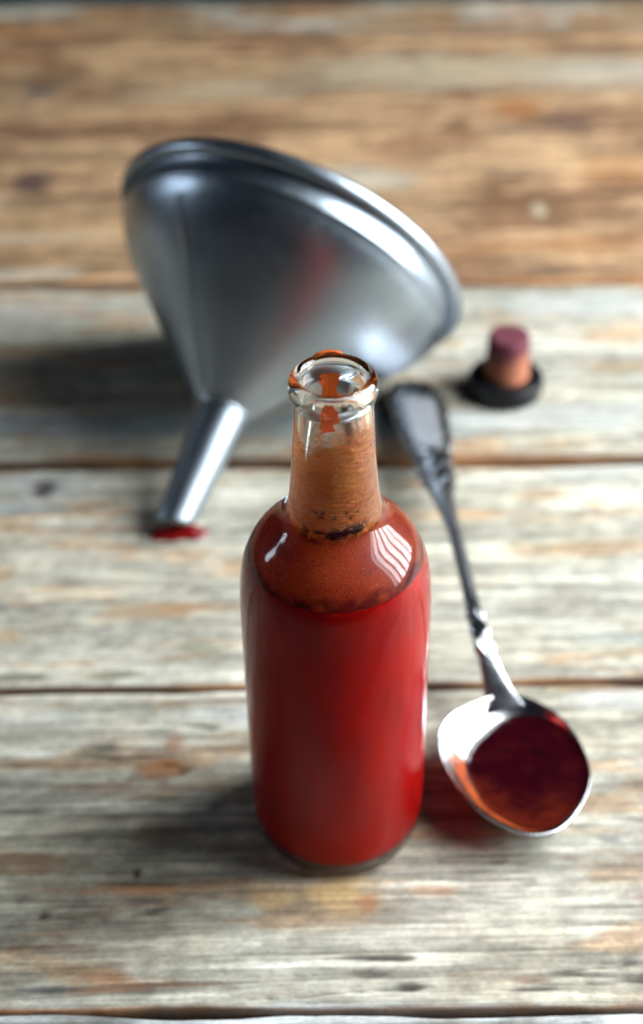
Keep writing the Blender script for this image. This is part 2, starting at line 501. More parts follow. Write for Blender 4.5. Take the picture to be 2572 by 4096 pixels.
# marks on the boards: x, y, half length, half width, colour, strength, depth (m)
MARKS = [
    # front board
    (-0.0585, 0.3295, 0.0095, 0.0062, RUST, 0.95, 0), (-0.0550, 0.3420, 0.0034, 0.0062, RUST, 0.6, 0),
    (-0.0600, 0.2745, 0.0140, 0.0020, INK, 0.75, 0.0003), (-0.0640, 0.2850, 0.0017, 0.0025, DARK, 1.0, 0.001),
    (-0.0920, 0.2700, 0.0020, 0.0016, DARK, 1.0, 0.001), (-0.0860, 0.3360, 0.0090, 0.0026, OLIVE, 0.85, 0.0003),
    (-0.0800, 0.3400, 0.0050, 0.0022, INK, 0.6, 0.0003), (-0.0710, 0.2790, 0.0300, 0.0022, RUST, 0.55, 0),
    (0.0105, 0.2520, 0.0110, 0.0013, DARK, 0.95, 0.0008), (0.0185, 0.2515, 0.0085, 0.0013, DARK, 0.95, 0.0008),
    (0.0122, 0.2462, 0.0110, 0.0015, DARK, 0.9, 0.0008), (0.0245, 0.2412, 0.0048, 0.0018, DARK, 0.9, 0.0006),
    (0.0610, 0.2440, 0.0095, 0.0020, BROWN, 0.8, 0.0004), (0.0640, 0.2400, 0.0110, 0.0010, DARK, 0.8, 0.0005),
    (0.0950, 0.2432, 0.0090, 0.0018, DARK, 0.95, 0.0008), (0.1020, 0.2415, 0.0100, 0.0012, DARK, 0.9, 0.0008),
    (0.0930, 0.2690, 0.0180, 0.0009, DARK, 0.75, 0.0005), (0.0870, 0.2625, 0.0130, 0.0009, DARK, 0.7, 0.0005),
    (0.1145, 0.2800, 0.0085, 0.0016, DARK, 0.9, 0.0006), (0.0950, 0.2955, 0.0052, 0.0024, INK, 0.55, 0),
    (0.1020, 0.2725, 0.0042, 0.0024, BROWN, 0.55, 0), (0.0040, 0.2745, 0.0120, 0.0075, OCHRE, 0.65, 0),
    (0.0130, 0.2725, 0.0042, 0.0036, RUST, 0.75, 0), (0.0350, 0.2760, 0.0110, 0.0026, RUST, 0.5, 0),
    (-0.0180, 0.2740, 0.0080, 0.0050, OCHRE, 0.45, 0), (0.0400, 0.2980, 0.0280, 0.0020, RUST, 0.6, 0),
    (0.0330, 0.3060, 0.0250, 0.0024, BROWN, 0.6, 0.0002), (0.0060, 0.2600, 0.0180, 0.0045, PALE, 0.5, 0),
    (-0.0690, 0.2450, 0.0120, 0.0045, RUST, 0.55, 0), (-0.1150, 0.2380, 0.0160, 0.0050, TAN, 0.6, 0),
    (-0.0850, 0.2430, 0.0110, 0.0011, INK, 0.7, 0.0004), (-0.0500, 0.2440, 0.0260, 0.0008, BROWN, 0.7, 0.0004),
    (-0.0100, 0.2540, 0.0300, 0.0008, OLIVE, 0.7, 0.0004), (0.0900, 0.2330, 0.0400, 0.0012, RUST, 0.6, 0),
    (-0.0420, 0.3200, 0.0200, 0.0015, BROWN, 0.5, 0.0002), (-0.0700, 0.3090, 0.0240, 0.0013, BROWN, 0.6, 0.0002),
    (-0.0350, 0.3550, 0.0200, 0.0060, WHITE, 0.45, 0), (-0.1050, 0.3540, 0.0200, 0.0040, WHITE, 0.3, 0),
    (0.1150, 0.3580, 0.0250, 0.0050, WHITE, 0.5, 0), (-0.0750, 0.3195, 0.0130, 0.0040, BROWN, 0.45, 0),
    (0.0000, 0.2325, 0.0700, 0.0035, WHITE * 1.15, 1.0, 0), (0.1200, 0.2300, 0.0600, 0.0035, WHITE * 1.2, 1.0, 0), (-0.1200, 0.2350, 0.0500, 0.0035, WHITE, 0.8, 0),
    # second board
    (-0.0480, 0.3890, 0.0110, 0.0046, OLIVE, 0.75, 0.0002), (-0.0820, 0.3760, 0.0120, 0.0030, OLIVE, 0.85, 0.0003),
    (-0.1140, 0.3760, 0.0120, 0.0032, OLIVE, 0.85, 0.0003), (-0.0640, 0.4110, 0.0260, 0.0050, TAN, 0.85, 0),
    (-0.0420, 0.4120, 0.0230, 0.0034, RUST, 0.35, 0), (0.0900, 0.4450, 0.0300, 0.0015, OLIVE, 0.4, 0),
    (0.1200, 0.4650, 0.0400, 0.0018, OLIVE, 0.45, 0), (0.1150, 0.3900, 0.0200, 0.0030, BLUE, 0.4, 0),
    (-0.1230, 0.4900, 0.0200, 0.0110, BLUE, 0.55, 0),
    (-0.1500, 0.4960, 0.0300, 0.0050, WHITE, 0.5, 0), (-0.1300, 0.4750, 0.0350, 0.0038, BLUE, 0.6, 0), (-0.1230, 0.4900, 0.0065, 0.0080, PLUM, 1.0, 0.001),
    (-0.0950, 0.4440, 0.0200, 0.0040, PALE, 0.6, 0), (-0.0820, 0.4620, 0.0120, 0.0025, RUST, 0.4, 0),
    (0.1300, 0.4950, 0.0600, 0.0040, WHITE, 0.45, 0),
    # third board
    (0.1500, 0.5195, 0.0090, 0.0036, INK, 0.9, 0.0005), (0.1480, 0.5740, 0.0140, 0.0045, OLIVE, 0.55, 0),
    (-0.1000, 0.5360, 0.1300, 0.0100, BLUE, 0.75, 0), (0.0200, 0.5300, 0.0600, 0.0140, BLUE, 0.75, 0),
    (0.1100, 0.5350, 0.0600, 0.0120, WHITE, 0.55, 0), (-0.1500, 0.6350, 0.0300, 0.0080, WHITE, 0.5, 0),
    (0.1350, 0.6350, 0.0500, 0.0120, WHITE, 0.5, 0), (-0.1600, 0.6050, 0.0500, 0.0060, OLIVE, 0.5, 0),
    # far board
    (-0.1860, 0.9130, 0.0110, 0.0130, INK, 0.9, 0), (-0.1720, 0.9450, 0.0240, 0.0200, BROWN, 0.75, 0),
    (0.1300, 0.8760, 0.0200, 0.0170, RUST, 0.9, 0), (0.0900, 0.8480, 0.0110, 0.0110, BROWN, 0.9, 0),
    (0.1600, 0.8500, 0.0240, 0.0180, PLUM, 0.6, 0), (-0.0560, 0.8580, 0.0560, 0.0130, BROWN, 0.95, 0),
    (-0.0400, 0.8760, 0.0560, 0.0060, BROWN, 0.75, 0), (-0.1700, 0.7840, 0.0130, 0.0190, PLUM, 0.95, 0),
    (-0.1980, 0.7950, 0.0140, 0.0120, PLUM, 0.6, 0),
    (-0.2000, 0.7580, 0.0200, 0.0160, PALE, 0.8, 0), (0.1120, 0.7380, 0.0260, 0.0180, BROWN, 0.85, 0),
    (0.1280, 0.7370, 0.0050, 0.0070, CREAM, 0.9, 0), (-0.1950, 0.8560, 0.0360, 0.0140, BROWN, 0.9, 0),
    (0.1850, 0.7860, 0.0350, 0.0200, RUST, 0.5, 0), (0.0850, 0.9350, 0.1100, 0.0350, CREAM, 0.75, 0),
    (-0.0600, 0.9100, 0.0700, 0.0180, CREAM, 0.6, 0), (0.0300, 0.7800, 0.0400, 0.0180, PALE, 0.7, 0),
    (0.2000, 0.9300, 0.0600, 0.0300, PALE, 0.7, 0), (-0.1800, 0.6760, 0.0600, 0.0070, PALE, 0.7, 0),
    (-0.1800, 0.6930, 0.0500, 0.0050, BROWN, 0.6, 0), (-0.1700, 0.7150, 0.0500, 0.0060, PALE, 0.5, 0),
    (0.1400, 0.6950, 0.0700, 0.0090, RUST, 0.55, 0), (0.1500, 0.6720, 0.0700, 0.0050, BROWN, 0.4, 0),
    (0.0900, 0.8150, 0.0500, 0.0080, TAN, 0.6, 0), (0.1200, 1.0000, 0.1300, 0.0060, DARK, 0.75, 0),
    (-0.2000, 0.9700, 0.0400, 0.0100, RUST, 0.5, 0), (0.0750, 0.9480, 0.0060, 0.0110, OLIVE, 0.6, 0),
    (0.1100, 0.9680, 0.0250, 0.0130, RUST, 0.3, 0),
]


def plank(i, base, alt, warm, seed, rows, con=1.0):
    y0, m0 = SEAM[i]; y1, m1 = SEAM[i + 1]
    g0, g1 = GAP[i] / 2, GAP[i + 1] / 2
    xs = np.concatenate([np.linspace(-0.60, -0.29, 60, endpoint=False), np.linspace(-0.29, 0.29, 400), np.linspace(0.29, 0.60, 61)[1:]])
    # cross rows: side bottom, side top, round edge, top..., round edge, side
    t = np.linspace(0, 1, rows)
    X, T = np.meshgrid(xs, t)
    w = y1 - y0
    e0 = (fbm(X * 22, X * 0 + seed, seed + 1, 4) - 0.5) * 0.0034
    e1 = (fbm(X * 22, X * 0 + seed + 9, seed + 2, 4) - 0.5) * 0.0034
    ya = y0 + m0 * X + g0 + e0
    yb = y1 + m1 * X - g1 + e1
    # denser rows near both edges
    TT = 0.5 - 0.5 * np.cos(np.pi * T) * 0.25 - 0.75 * (0.5 - T)
    TT = (TT - TT.min()) / (TT.max() - TT.min())
    Y = ya + (yb - ya) * TT
    # worn rounded edges
    d0 = (Y - ya); d1 = (yb - Y)
    rad0 = (0.0032 if i == 4 else 0.0006 if i == 2 else 0.0014) + 0.0016 * fbm(X * 40, X * 0 + 3.3, seed + 5, 3)
    z = -np.where(d0 < rad0, rad0 - np.sqrt(np.maximum(rad0 ** 2 - (rad0 - d0) ** 2, 0)), 0) * 0.9
    z += -np.where(d1 < rad0, rad0 - np.sqrt(np.maximum(rad0 ** 2 - (rad0 - d1) ** 2, 0)), 0) * 0.9
    wear = np.maximum(sstep(1.15, 0.25, d0 / (rad0 * (1.9 if i == 2 else 1.0))), (0.9 if i != 1 else 0.0) * sstep(1.0, 0.2, d1 / rad0))
    # grain
    wx = X + 0.004 * (fbm(X * 10, Y * 60, seed + 3, 2) - 0.5)
    bend = Y + 0.010 * (fbm(X * 6, Y * 9, seed + 4, 3) - 0.5)
    ring = fbm(wx * 13, bend * 420, seed + 6, 4, 0.6)
    ring2 = fbm(wx * 16, bend * 170, seed + 7, 4, 0.55)
    blot = fbm(X * 26, Y * 60, seed + 8, 5, 0.6)
    blot2 = fbm(X * 14 + 3, Y * 34, seed + 10, 5, 0.6)
    hue = fbm(X * 20 + 5, Y * 90, seed + 11, 5, 0.6)
    sprk = fbm(X * 210, Y * 330, seed + 21, 3, 0.65)
    band = fbm(X * 2.5, Y * 75, seed + 25, 3)
    saw = fbm(X * 130, Y * 22, seed + 26, 3)
    z = z + (ring - 0.5) * 0.0007 + (ring2 - 0.5) * 0.0006
    c = np.ones(X.shape + (3,)) * base
    c = c + (alt - c) * (sstep(0.40, 0.62, blot2) * 0.8)[..., None]
    c = c + (warm - c) * (sstep(0.50, 0.72, hue) * 0.75)[..., None]
    mult = (0.52 + 0.96 * ring) * (0.58 + 0.84 * ring2) * (0.62 + 0.76 * band) * (0.84 + 0.32 * saw)
    c = c * (1 + (mult - 1) * con)[..., None]
    streak = sstep(0.60, 0.74, fbm(X * 16, Y * 260, seed + 12, 4)) * sstep(0.40, 0.60, blot)
    c = c + (DARK * 1.5 - c) * (streak * 0.65 * con)[..., None]
    pale = sstep(0.56, 0.74, fbm(X * 26 + 9, Y * 240, seed + 13, 4))
    c = c + (np.minimum(c * 1.5, 0.72) - c) * (pale * 0.6)[..., None]
    c = c * (0.62 + 0.76 * sprk)[..., None]
    # cracks that run with the grain
    crack = sstep(0.030, 0.0, np.abs(fbm(X * 7, Y * 140, seed + 15, 3) - 0.5)) * sstep(0.56, 0.70, fbm(X * 17, Y * 50, seed + 16, 3))
    c = c + (DARK - c) * (crack * 0.8)[..., None]
    z = z - crack * 0.0006
    for mx, my, rx, ry, mc, st, dp in MARKS:
        if my < y0 - 0.02 or my > y1 + 0.02:
            continue
        px = (X - mx) / rx + 1.1 * (fbm(X * 90 + mx * 50, Y * 200, seed + 40, 3) - 0.5)
        py = (Y - my - 0.0) / ry + 1.1 * (fbm(X * 60 + mx * 70, Y * 160, seed + 41, 3) - 0.5)
        q = np.sqrt(px ** 2 + py ** 2)
        mk = sstep(1.25, 0.45, q) * st * (0.72 + 0.56 * (fbm(X * 20, Y * 420, seed + 42, 2) - 0.25)).clip(0, 1)
        c = c + (mc - c) * mk[..., None]
        z = z - dp * sstep(1.0, 0.3, q)
    raw = np.array((0.34, 0.15, 0.055)) * (0.45 + 1.1 * fbm(X * 30, Y * 300, seed + 17, 3))[..., None]
    dk = sstep(0.45, 0.62, fbm(X * 9, X * 0 + 1.7, seed + 18, 3))[..., None]
    raw = raw * (1 - 0.75 * dk)
    c = c + (raw - c) * (wear * 0.92)[..., None]
    if i == 1:
        z = z - 0.0006
    # sides
    side0 = np.stack([X[0], Y[0] + 0.0012, np.full_like(X[0], -0.024)], -1)
    side1 = np.stack([X[-1], Y[-1] - 0.0012, np.full_like(X[0], -0.024)], -1)
    V = np.concatenate([side0, np.stack([X, Y, z], -1).reshape(-1, 3), side1])
    rawc = raw.reshape(X.shape + (3,))
    cc = np.concatenate([rawc[0] * 0.6, c.reshape(-1, 3), rawc[-1] * 0.6])
    nu, nv = len(xs), rows + 2
    Fq = grid_faces(nu, nv)
    bot = np.array([[k + 1, k, (nv - 1) * nu + k, (nv - 1) * nu + k + 1] for k in range(nu - 1)])
    V = V - np.array((0, 0.6, 0))
    me = fast_mesh('plank', V, np.concatenate([Fq, bot]))
    attr_color(me, 'tint', np.clip(cc, 0.01, 0.9))
    attr_float(me, 'wear', np.concatenate([np.ones(nu), wear.ravel(), np.ones(nu)]))
    return link('plank', me, WOOD, table)


plank(0, GREY * 0.6, BROWN, OLIVE, 5, 70)  # near board added out of view, darkened to dim its reflection in the bottle
plank(1, BLUE * 0.55, GREY * 0.5, BROWN, 11, 110)  # darkened to weaken its reflection in the bottle, pale only at the far edge
plank(2, GREY, PALE * 0.9, TAN, 23, 190, 0.85)
plank(3, PALE * 0.93, GREY, TAN * 1.3, 37, 170, 0.6)
plank(4, PALE * 0.88, GREY, TAN * 1.25, 53, 150, 0.65)
plank(5, TAN * 1.15, BROWN * 1.0, TAN * 1.6, 71, 240, 0.85)
plank(6, TAN, PALE, RUST, 97, 50)
# dark sheet added under the boards to stand in for shade in the gaps
V = [(x, y, z) for z in (-0.05, -0.0262) for y in (-0.04, 1.05) for x in (-0.57, 0.57)]
me = mesh_from('gap_shade_sheet', [(a, b - 0.6, c) for a, b, c in V], [(0, 2, 3, 1), (4, 5, 7, 6), (0, 1, 5, 4), (2, 6, 7, 3), (0, 4, 6, 2), (1, 3, 7, 5)])
attr_color(me, 'tint', np.tile(DARK, (8, 1)))
link('gap_shade_sheet', me, WOOD, table, smooth=False)

# ------------------------------------------------------------------ the bottle
BX, BY = 0.0037, 0.3086
ZT = 0.0012
bottle = empty('sauce_bottle', (BX, BY, 0.0004))
tag(bottle, 'small clear glass bottle full of red sauce standing open in front', 'bottle')
ob = catmull([(0.0225, 0.0004), (0.0258, 0.0008), (0.0276, 0.0030), (0.02850, 0.0085), (0.02875, 0.030), (0.02860, 0.070),
              (0.02845, 0.104), (0.02810, 0.1115), (0.02700, 0.1178), (0.02500, 0.1232), (0.0224, 0.1273), (0.0191, 0.1305),
              (0.0160, 0.1329), (0.0143, 0.1355), (0.0134, 0.1385)], 150)
onk = catmull([(0.0134, 0.1385), (0.0127, 0.1430), (0.0120, 0.1506), (0.0114, 0.1590), (0.0110, 0.1670), (0.01075, 0.1740)], 60)
olp = catmull([(0.01075, 0.1740), (0.0112, 0.1748), (0.0118, 0.1764), (0.01205, 0.1784), (0.0117, 0.1804), (0.0107, 0.1816), (0.0097, 0.1818),
               (0.0088, 0.1811), (0.0084, 0.1796), (0.0084, 0.1775), (0.0086, 0.1740)], 70)
ink = catmull([(0.0086, 0.1740), (0.0089, 0.1670), (0.0094, 0.1590), (0.0100, 0.1506), (0.0107, 0.1430), (0.0114, 0.1385)], 60)
inb = catmull([(0.0114, 0.1385), (0.0124, 0.1350), (0.0142, 0.1322), (0.0172, 0.1294), (0.0203, 0.1264), (0.0230, 0.1222), (0.0248, 0.1170),
               (0.0259, 0.1108), (0.0263, 0.100), (0.0264, 0.060), (0.0264, 0.020), (0.0260, 0.0085), (0.0243, 0.0052), (0.0200, 0.0044)], 150)
def fair(P, z0, n):
    for _ in range(n):
        Q = P.copy()
        Q[1:-1] = (P[:-2] + 2 * P[1:-1] + P[2:]) / 4
        k = sstep(z0, z0 + 0.006, P[:, 1])[:, None]
        P = P + (Q - P) * k
    return P


ob = fair(ob, 0.098, 60); inb = fair(inb, 0.098, 25)
inner_prof = np.vstack([ink, inb[1:]])   # top -> bottom


def profile_normals(parts):
    """analytic lathe normals for a run of profiles that join end to end"""
    P = np.vstack([parts[0]] + [q[1:] for q in parts[1:]])
    d = np.gradient(P, axis=0)
    n = np.stack([d[:, 1], -d[:, 0]], 1)
    n /= np.linalg.norm(n, axis=1)[:, None]
    out = []; k = 0
    for q in parts:
        out.append(n[k:k + len(q)]); k += len(q) - 1
    return out


NS = 160
nrm = profile_normals([ob, onk, olp, ink, inb])
# solid bottom: outer punt and inner floor
punt = np.array([(1e-5, 0.0030), (0.010, 0.0028), (0.0185, 0.0018), (0.0225, 0.0004)])
floor_in = np.array([(0.0200, 0.0044), (0.012, 0.0047), (1e-5, 0.0050)])


def glass_part(name, segs, nsegs, mat=None):
    V = []; Fq = []; N = []
    off = 0
    for prof, nn in zip(segs, nsegs):
        v, f, th = lathe(prof, NS)
        V.append(v); Fq.append(f + off); off += len(v)
        n3 = np.stack([nn[:, 0][:, None] * np.cos(th), nn[:, 0][:, None] * np.sin(th), nn[:, 1][:, None] * np.ones(NS)], -1).reshape(-1, 3)
        N.append(n3)
    me = fast_mesh(name, np.vstack(V), np.vstack(Fq))
    o = link(name, me, mat or GLASS, bottle)
    me.normals_split_custom_set_from_vertices(np.vstack(N))
    return o


def simple_n(p):
    d = np.gradient(p, axis=0); n = np.stack([d[:, 1], -d[:, 0]], 1)
    return n / np.linalg.norm(n, axis=1)[:, None]


glass_part('glass_body', [punt, ob, inb, floor_in], [simple_n(punt), nrm[0], nrm[4], simple_n(floor_in)])
glass_part('glass_neck', [onk, ink], [nrm[1], nrm[3]], LIPGLASS)
glass_part('glass_lip', [olp], [nrm[2]], LIPGLASS)

# ------------------------------------------------------------------ sauce in the bottle
sauce = empty('chilli_sauce', (BX, BY, 0.0004))
tag(sauce, 'deep red sauce filling the glass bottle up to its shoulder with smears above', 'sauce')
FILL = 0.1190
up = inner_prof[::-1]                                 # bottom -> top
sel = up[up[:, 1] < FILL]
prof = np.vstack([[(1e-5, 0.0050), (0.012, 0.0047)], sel + np.array((0.00012, 0)) * 1.0])
rf = np.interp(FILL, up[10:, 1], up[10:, 0])
prof[:2, 1] -= 0.0001
prof = np.vstack([prof, [(rf + 0.0001, FILL), (rf - 0.0008, FILL - 0.0008), (rf - 0.003, FILL - 0.0011), (0.010, FILL - 0.0011), (1e-5, FILL - 0.0011)]])
v, f, th = lathe(prof, 128)
link('sauce_fill', fast_mesh('sauce_fill', v, f), SAUCE, sauce)

# film left on the inner wall, from the fill line to the top of the neck
zz = np.linspace(FILL - 0.0002, 0.1730, 230)
iu = up[40:]
o_ = np.argsort(iu[:, 1])
rr = np.interp(zz, iu[o_, 1], iu[o_, 0])
n = 260
Th, Z = np.meshgrid(np.linspace(0, 2 * math.pi, n, endpoint=False), zz)
R = np.repeat(rr[:, None], n, 1) + 0.00009
WR = None
# angle seen from the front: 0 at the camera side (-y)
A = (Th + math.pi / 2 + math.pi) % (2 * math.pi) - math.pi
cs, sn = np.cos(Th), np.sin(Th)
def pn(fx, fz, seed, octs=4):
    # periodic-ish noise from two overlapping charts
    a = fbm(A * fx, Z * fz, seed, octs)
    b = fbm((A + 2 * math.pi) * fx, Z * fz, seed, octs)
    wgt = sstep(-math.pi, -math.pi + 0.8, A)
    return a * wgt + b * (1 - wgt)
big = pn(2.2, 260, 3)
top = 0.1660 + 0.006 * (pn(1.6, 40, 5, 3) - 0.5) * 2 + 0.006 * np.exp(-((A - 0.75) / 0.40) ** 2) - 0.004 * np.exp(-((A + 0.9) / 0.5) ** 2)
front = 0.5 + 0.5 * np.cos(A)
cover = sstep(0.0105, -0.0105, Z - top) * (0.80 + 0.45 * big)
cover = cover * (0.28 + 0.72 * sstep(0.20, 0.50, front)) + 0.35 * sstep(0.158, 0.140, Z) * sstep(0.10, 0.45, front)
cover = np.where(Z < 0.1375, 1.4, cover)
streak = np.exp(-((np.abs(A) - math.pi) / 0.34) ** 2) * 0
thick = sstep(0.44, 0.54, pn(5.5, 560, 13)) * sstep(0.0030, 0.0008, np.abs(Z - 0.1368 - 0.0010 * np.sin(A * 3))) * sstep(1.0, 0.55, np.abs(A + 0.03))
thick = np.maximum(thick, 0.85 * sstep(0.60, 0.68, pn(7, 640, 17)) * sstep(0.0022, 0.0006, np.abs(Z - 0.1430)) * sstep(0.9, 0.3, np.abs(A - 0.05)))
thick = np.maximum(thick, 0.4 * sstep(0.50, 0.66, pn(7, 500, 19)) * sstep(FILL + 0.0045, FILL + 0.0010, Z))
dust = sstep(0.1375, 0.1345, Z + 0.0016 * (pn(6, 300, 23) - 0.5) * 2)
skew = Z + 0.0010 * (pn(3, 120, 33) - 0.5) * 2 + 0.0006 * A
wav = fbm(A * 4.2 + 40, skew * 620, 41, 3, 0.55)
wav2 = fbm(A * 16 + 80, skew * 1100, 43, 2, 0.5)
R = R + (0.0009 * (wav - 0.35).clip(0, 1) + 0.00016 * wav2) * sstep(0.1345, 0.1385, Z)
patchy = sstep(0.42, 0.62, pn(2.6, 150, 45)) * (0.45 + 0.55 * sstep(0.3, -0.5, A))
dz = np.gradient(wav, axis=0)
wrinkle_light = (sstep(0.010, 0.034, dz) * patchy - 0.8 * sstep(0.016, 0.040, -dz) * sstep(0.40, 0.56, pn(3.0, 180, 46))) * sstep(0.1345, 0.1385, Z)  # glints and shaded slopes of the wrinkles, painted as colour
V = np.stack([R * cs, R * sn, Z], -1).reshape(-1, 3)
me = fast_mesh('sauce_film', V, grid_faces(n, len(zz), wrap_u=True))
attr_float(me, 'cover', cover); attr_float(me, 'thick', thick); attr_float(me, 'dust', dust); attr_float(me, 'wrinkle_light', wrinkle_light)
attr_float(me, 'wet', sstep(0.0034, 0.0, Z - FILL + 0.0030 * (pn(5, 260, 29) - 0.5) * 2) + 0.55 * sstep(0.0050, 0.0015, Z - FILL) * sstep(0.35, 1.2, np.abs(A)))
link('sauce_film', me, FILM, sauce)


def patch(name, path, mat, parent, wfun, tfun, na=22, seed=1):
    """closed strip lying on the inside/top of the lip: path of (r,z) at the back, half angle wfun(t), thickness tfun"""
    P = catmull(path, 40)
    nn = simple_n(P)
    V = []
    for j in range(len(P)):
        t = j / (len(P) - 1)
        for i in range(na):
            s = -1 + 2 * i / (na - 1)
            hw, ce = wfun(t)
            a = math.pi / 2 + ce + s * hw * (1 + 0.25 * (vnoise(np.array([t * 9.0]), np.array([s > 0]) * 3.0, seed)[0] - 0.5))
            th = tfun(t) * math.sqrt(max(0, 1 - s * s)) * (0.7 + 0.6 * vnoise(np.array([t * 14.0]), np.array([s * 4.0]), seed + 3)[0])
            th += 0.00006
            r = P[j, 0] + nn[j, 0] * th; z = P[j, 1] + nn[j, 1] * th
            V.append((r * math.cos(a), r * math.sin(a), z))
    Fq = grid_faces(na, len(P))
    k = len(V)
    V2 = []
    for j in range(len(P)):
        t = j / (len(P) - 1)
        for i in range(na):
            s = -1 + 2 * i / (na - 1); hw, ce = wfun(t)
            a = math.pi / 2 + ce + s * hw
            r = P[j, 0] - nn[j, 0] * -0.00003; z = P[j, 1] - nn[j, 1] * -0.00003
            V2.append((r * math.cos(a), r * math.sin(a), z))
    Fq = np.vstack([Fq, Fq[:, ::-1] + k])
    return link(name, fast_mesh(name, np.array(V + V2), Fq), mat, parent)


# smear over the back of the lip and the run down the inside of the neck
patch('lip_smear', [(0.01195, 0.1794), (0.01175, 0.1802), (0.0113, 0.1811), (0.0107, 0.1816), (0.0103, 0.18175)], SMEAR, sauce,
      lambda t: (0.36 * math.sin(math.pi * (0.2 + 0.6 * t)) ** 0.5, 0.08), lambda t: 0.0009 * math.sin(math.pi * (0.1 + 0.8 * t)), seed=5)
patch('sauce_drip', [(0.0084, 0.1768), (0.0085, 0.1755), (0.0086, 0.1740), (0.0088, 0.1680), (0.0092, 0.1620), (0.0096, 0.1570)], SMEAR, sauce,
      lambda t: (0.29 + 0.035 * math.sin(t * 13) + 0.03 * math.sin(t * 31) - 0.06 * t, 0.06 + 0.12 * t + 0.03 * math.sin(t * 9) + 0.02 * math.sin(t * 37)), lambda t: 0.0002, seed=8)

# ------------------------------------------------------------------ funnel
FC = Vector((-0.0119, 0.5645, 0.0716)); FA = Vector((-0.37168, -0.79183, -0.48463)).normalized()
fx = Vector((0, 0, 1)).cross(FA).normalized(); fy = FA.cross(fx).normalized()
# local z runs from the spout up to the rim (-FA), so the frame is right handed
FM = Matrix((fx, -fy, -FA)).transposed().to_4x4(); FM.translation = FC
funnel = empty('metal_funnel')
funnel.matrix_world = FM
tag(funnel, 'dull grey metal funnel lying on its side with its spout towards the bottle', 'funnel')


def closed_lathe(name, prof, mat, parent, n=128, jit=None):
    v, f, th = lathe(prof, n, jit)
    k = len(prof)
    f2 = np.array([[(k - 1) * n + i, (k - 1) * n + (i + 1) % n, (i + 1) % n, i] for i in range(n)])
    me = fast_mesh(name, v, np.vstack([f, f2]))
    return link(name, me, mat, parent)


def shell(outer, th):
    P = catmull(outer, 60)
    nn = simple_n(P)
    return np.vstack([P, (P - nn * th)[::-1]])


dent = lambda th, r, z: (0.0006 * np.sin(th * 2 + 0.7) * (r / 0.08), 0 * r)
closed_lathe('cone', shell([(0.0128, -0.0815), (0.0155, -0.0785), (0.0300, -0.0640), (0.0442, -0.0500), (0.0578, -0.0360),
                            (0.0668, -0.0262), (0.0722, -0.0188), (0.0748, -0.0136), (0.0758, -0.0122), (0.0753, -0.0106), (0.0754, -0.0060), (0.0766, -0.0025)], 0.0007), TIN, funnel, 160, dent)
bead = [(0.0785 + 0.0026 * math.cos(a), -0.0006 + 0.0034 * math.sin(a)) for a in np.linspace(math.pi * 1.0, -math.pi * 1.0, 24, endpoint=False)][::-1]
closed_lathe('rolled_rim', bead, TIN, funnel, 160, dent)


def spout_jit(th, r, z):
    k = np.clip((-z - 0.120) / 0.014, 0, 1)
    return 0 * r, k * 0.0035 * np.cos(th - 1.2)


closed_lathe('spout', shell([(0.0082, -0.1340), (0.0095, -0.1140), (0.0110, -0.0950), (0.0124, -0.0800)], 0.0007), TIN, funnel, 96, spout_jit)
# the lapped seam down the side of the cone and the spout
def seam_strip(name, prof, az, half, h):
    P = catmull(prof, 40); nn = simple_n(P); V = []
    for j in range(len(P)):
        for k, (o, q) in enumerate([(-1.0, -0.0003), (-0.9, h), (0.5, h), (1.0, -0.0003)]):
            a = az + o * half / max(P[j, 0], 0.004)
            r = P[j, 0] + nn[j, 0] * q; z_ = P[j, 1] + nn[j, 1] * q
            V.append((r * math.cos(a), r * math.sin(a), z_))
    return link(name, fast_mesh(name, np.array(V), grid_faces(4, len(P))), TIN, funnel, smooth=False)


seam_strip('side_seam', [(0.0155, -0.0785), (0.0300, -0.0640), (0.0442, -0.0500), (0.0578, -0.0360), (0.0668, -0.0262), (0.0718, -0.0194)], math.radians(-110), 0.0022, 0.00025)
seam_strip('spout_seam', [(0.0083, -0.1325), (0.0095, -0.1140), (0.0110, -0.0950), (0.0122, -0.0830)], math.radians(-108), 0.0016, 0.0003)
# the soldered seam ridge where the spout meets the cone
ring = [(0.0126 + 0.0007 * math.cos(a), -0.0812 + 0.0011 * math.sin(a)) for a in np.linspace(-math.pi, math.pi, 12, endpoint=False)]
closed_lathe('solder_ring', ring, TIN, funnel, 96)


# ------------------------------------------------------------------ sauce puddle under the spout
def blob(name, cx, cy, rx, ry, h, mat, seed, label, cat, z0=0.0002, parent=None):
    n, k = 72, 12
    V = []
    for j in range(k + 1):
        q = j / k
        for i in range(n):
            a = 2 * math.pi * i / n
            e = 1 + 0.16 * math.sin(2 * a + seed) + 0.10 * math.sin(3 * a + seed * 2.3) + 0.05 * math.sin(7 * a + seed)
            V.append((rx * e * q * math.cos(a), ry * e * q * math.sin(a), h * math.sqrt(max(0, 1 - q ** 2.2)) - (0.0008 if j == k else 0)))
    me = fast_mesh(name, np.array(V), grid_faces(n, k + 1, wrap_u=True))
    o = link(name, me, mat, parent)
    o.location = (cx, cy, z0)
    if not parent:
        tag(o, label, cat)
    return o


blob('sauce_puddle', -0.0605, 0.4575, 0.0112, 0.0066, 0.0020, PUDDLE, 1.3, 'dark red drop of sauce on the planks under the funnel spout', 'sauce')

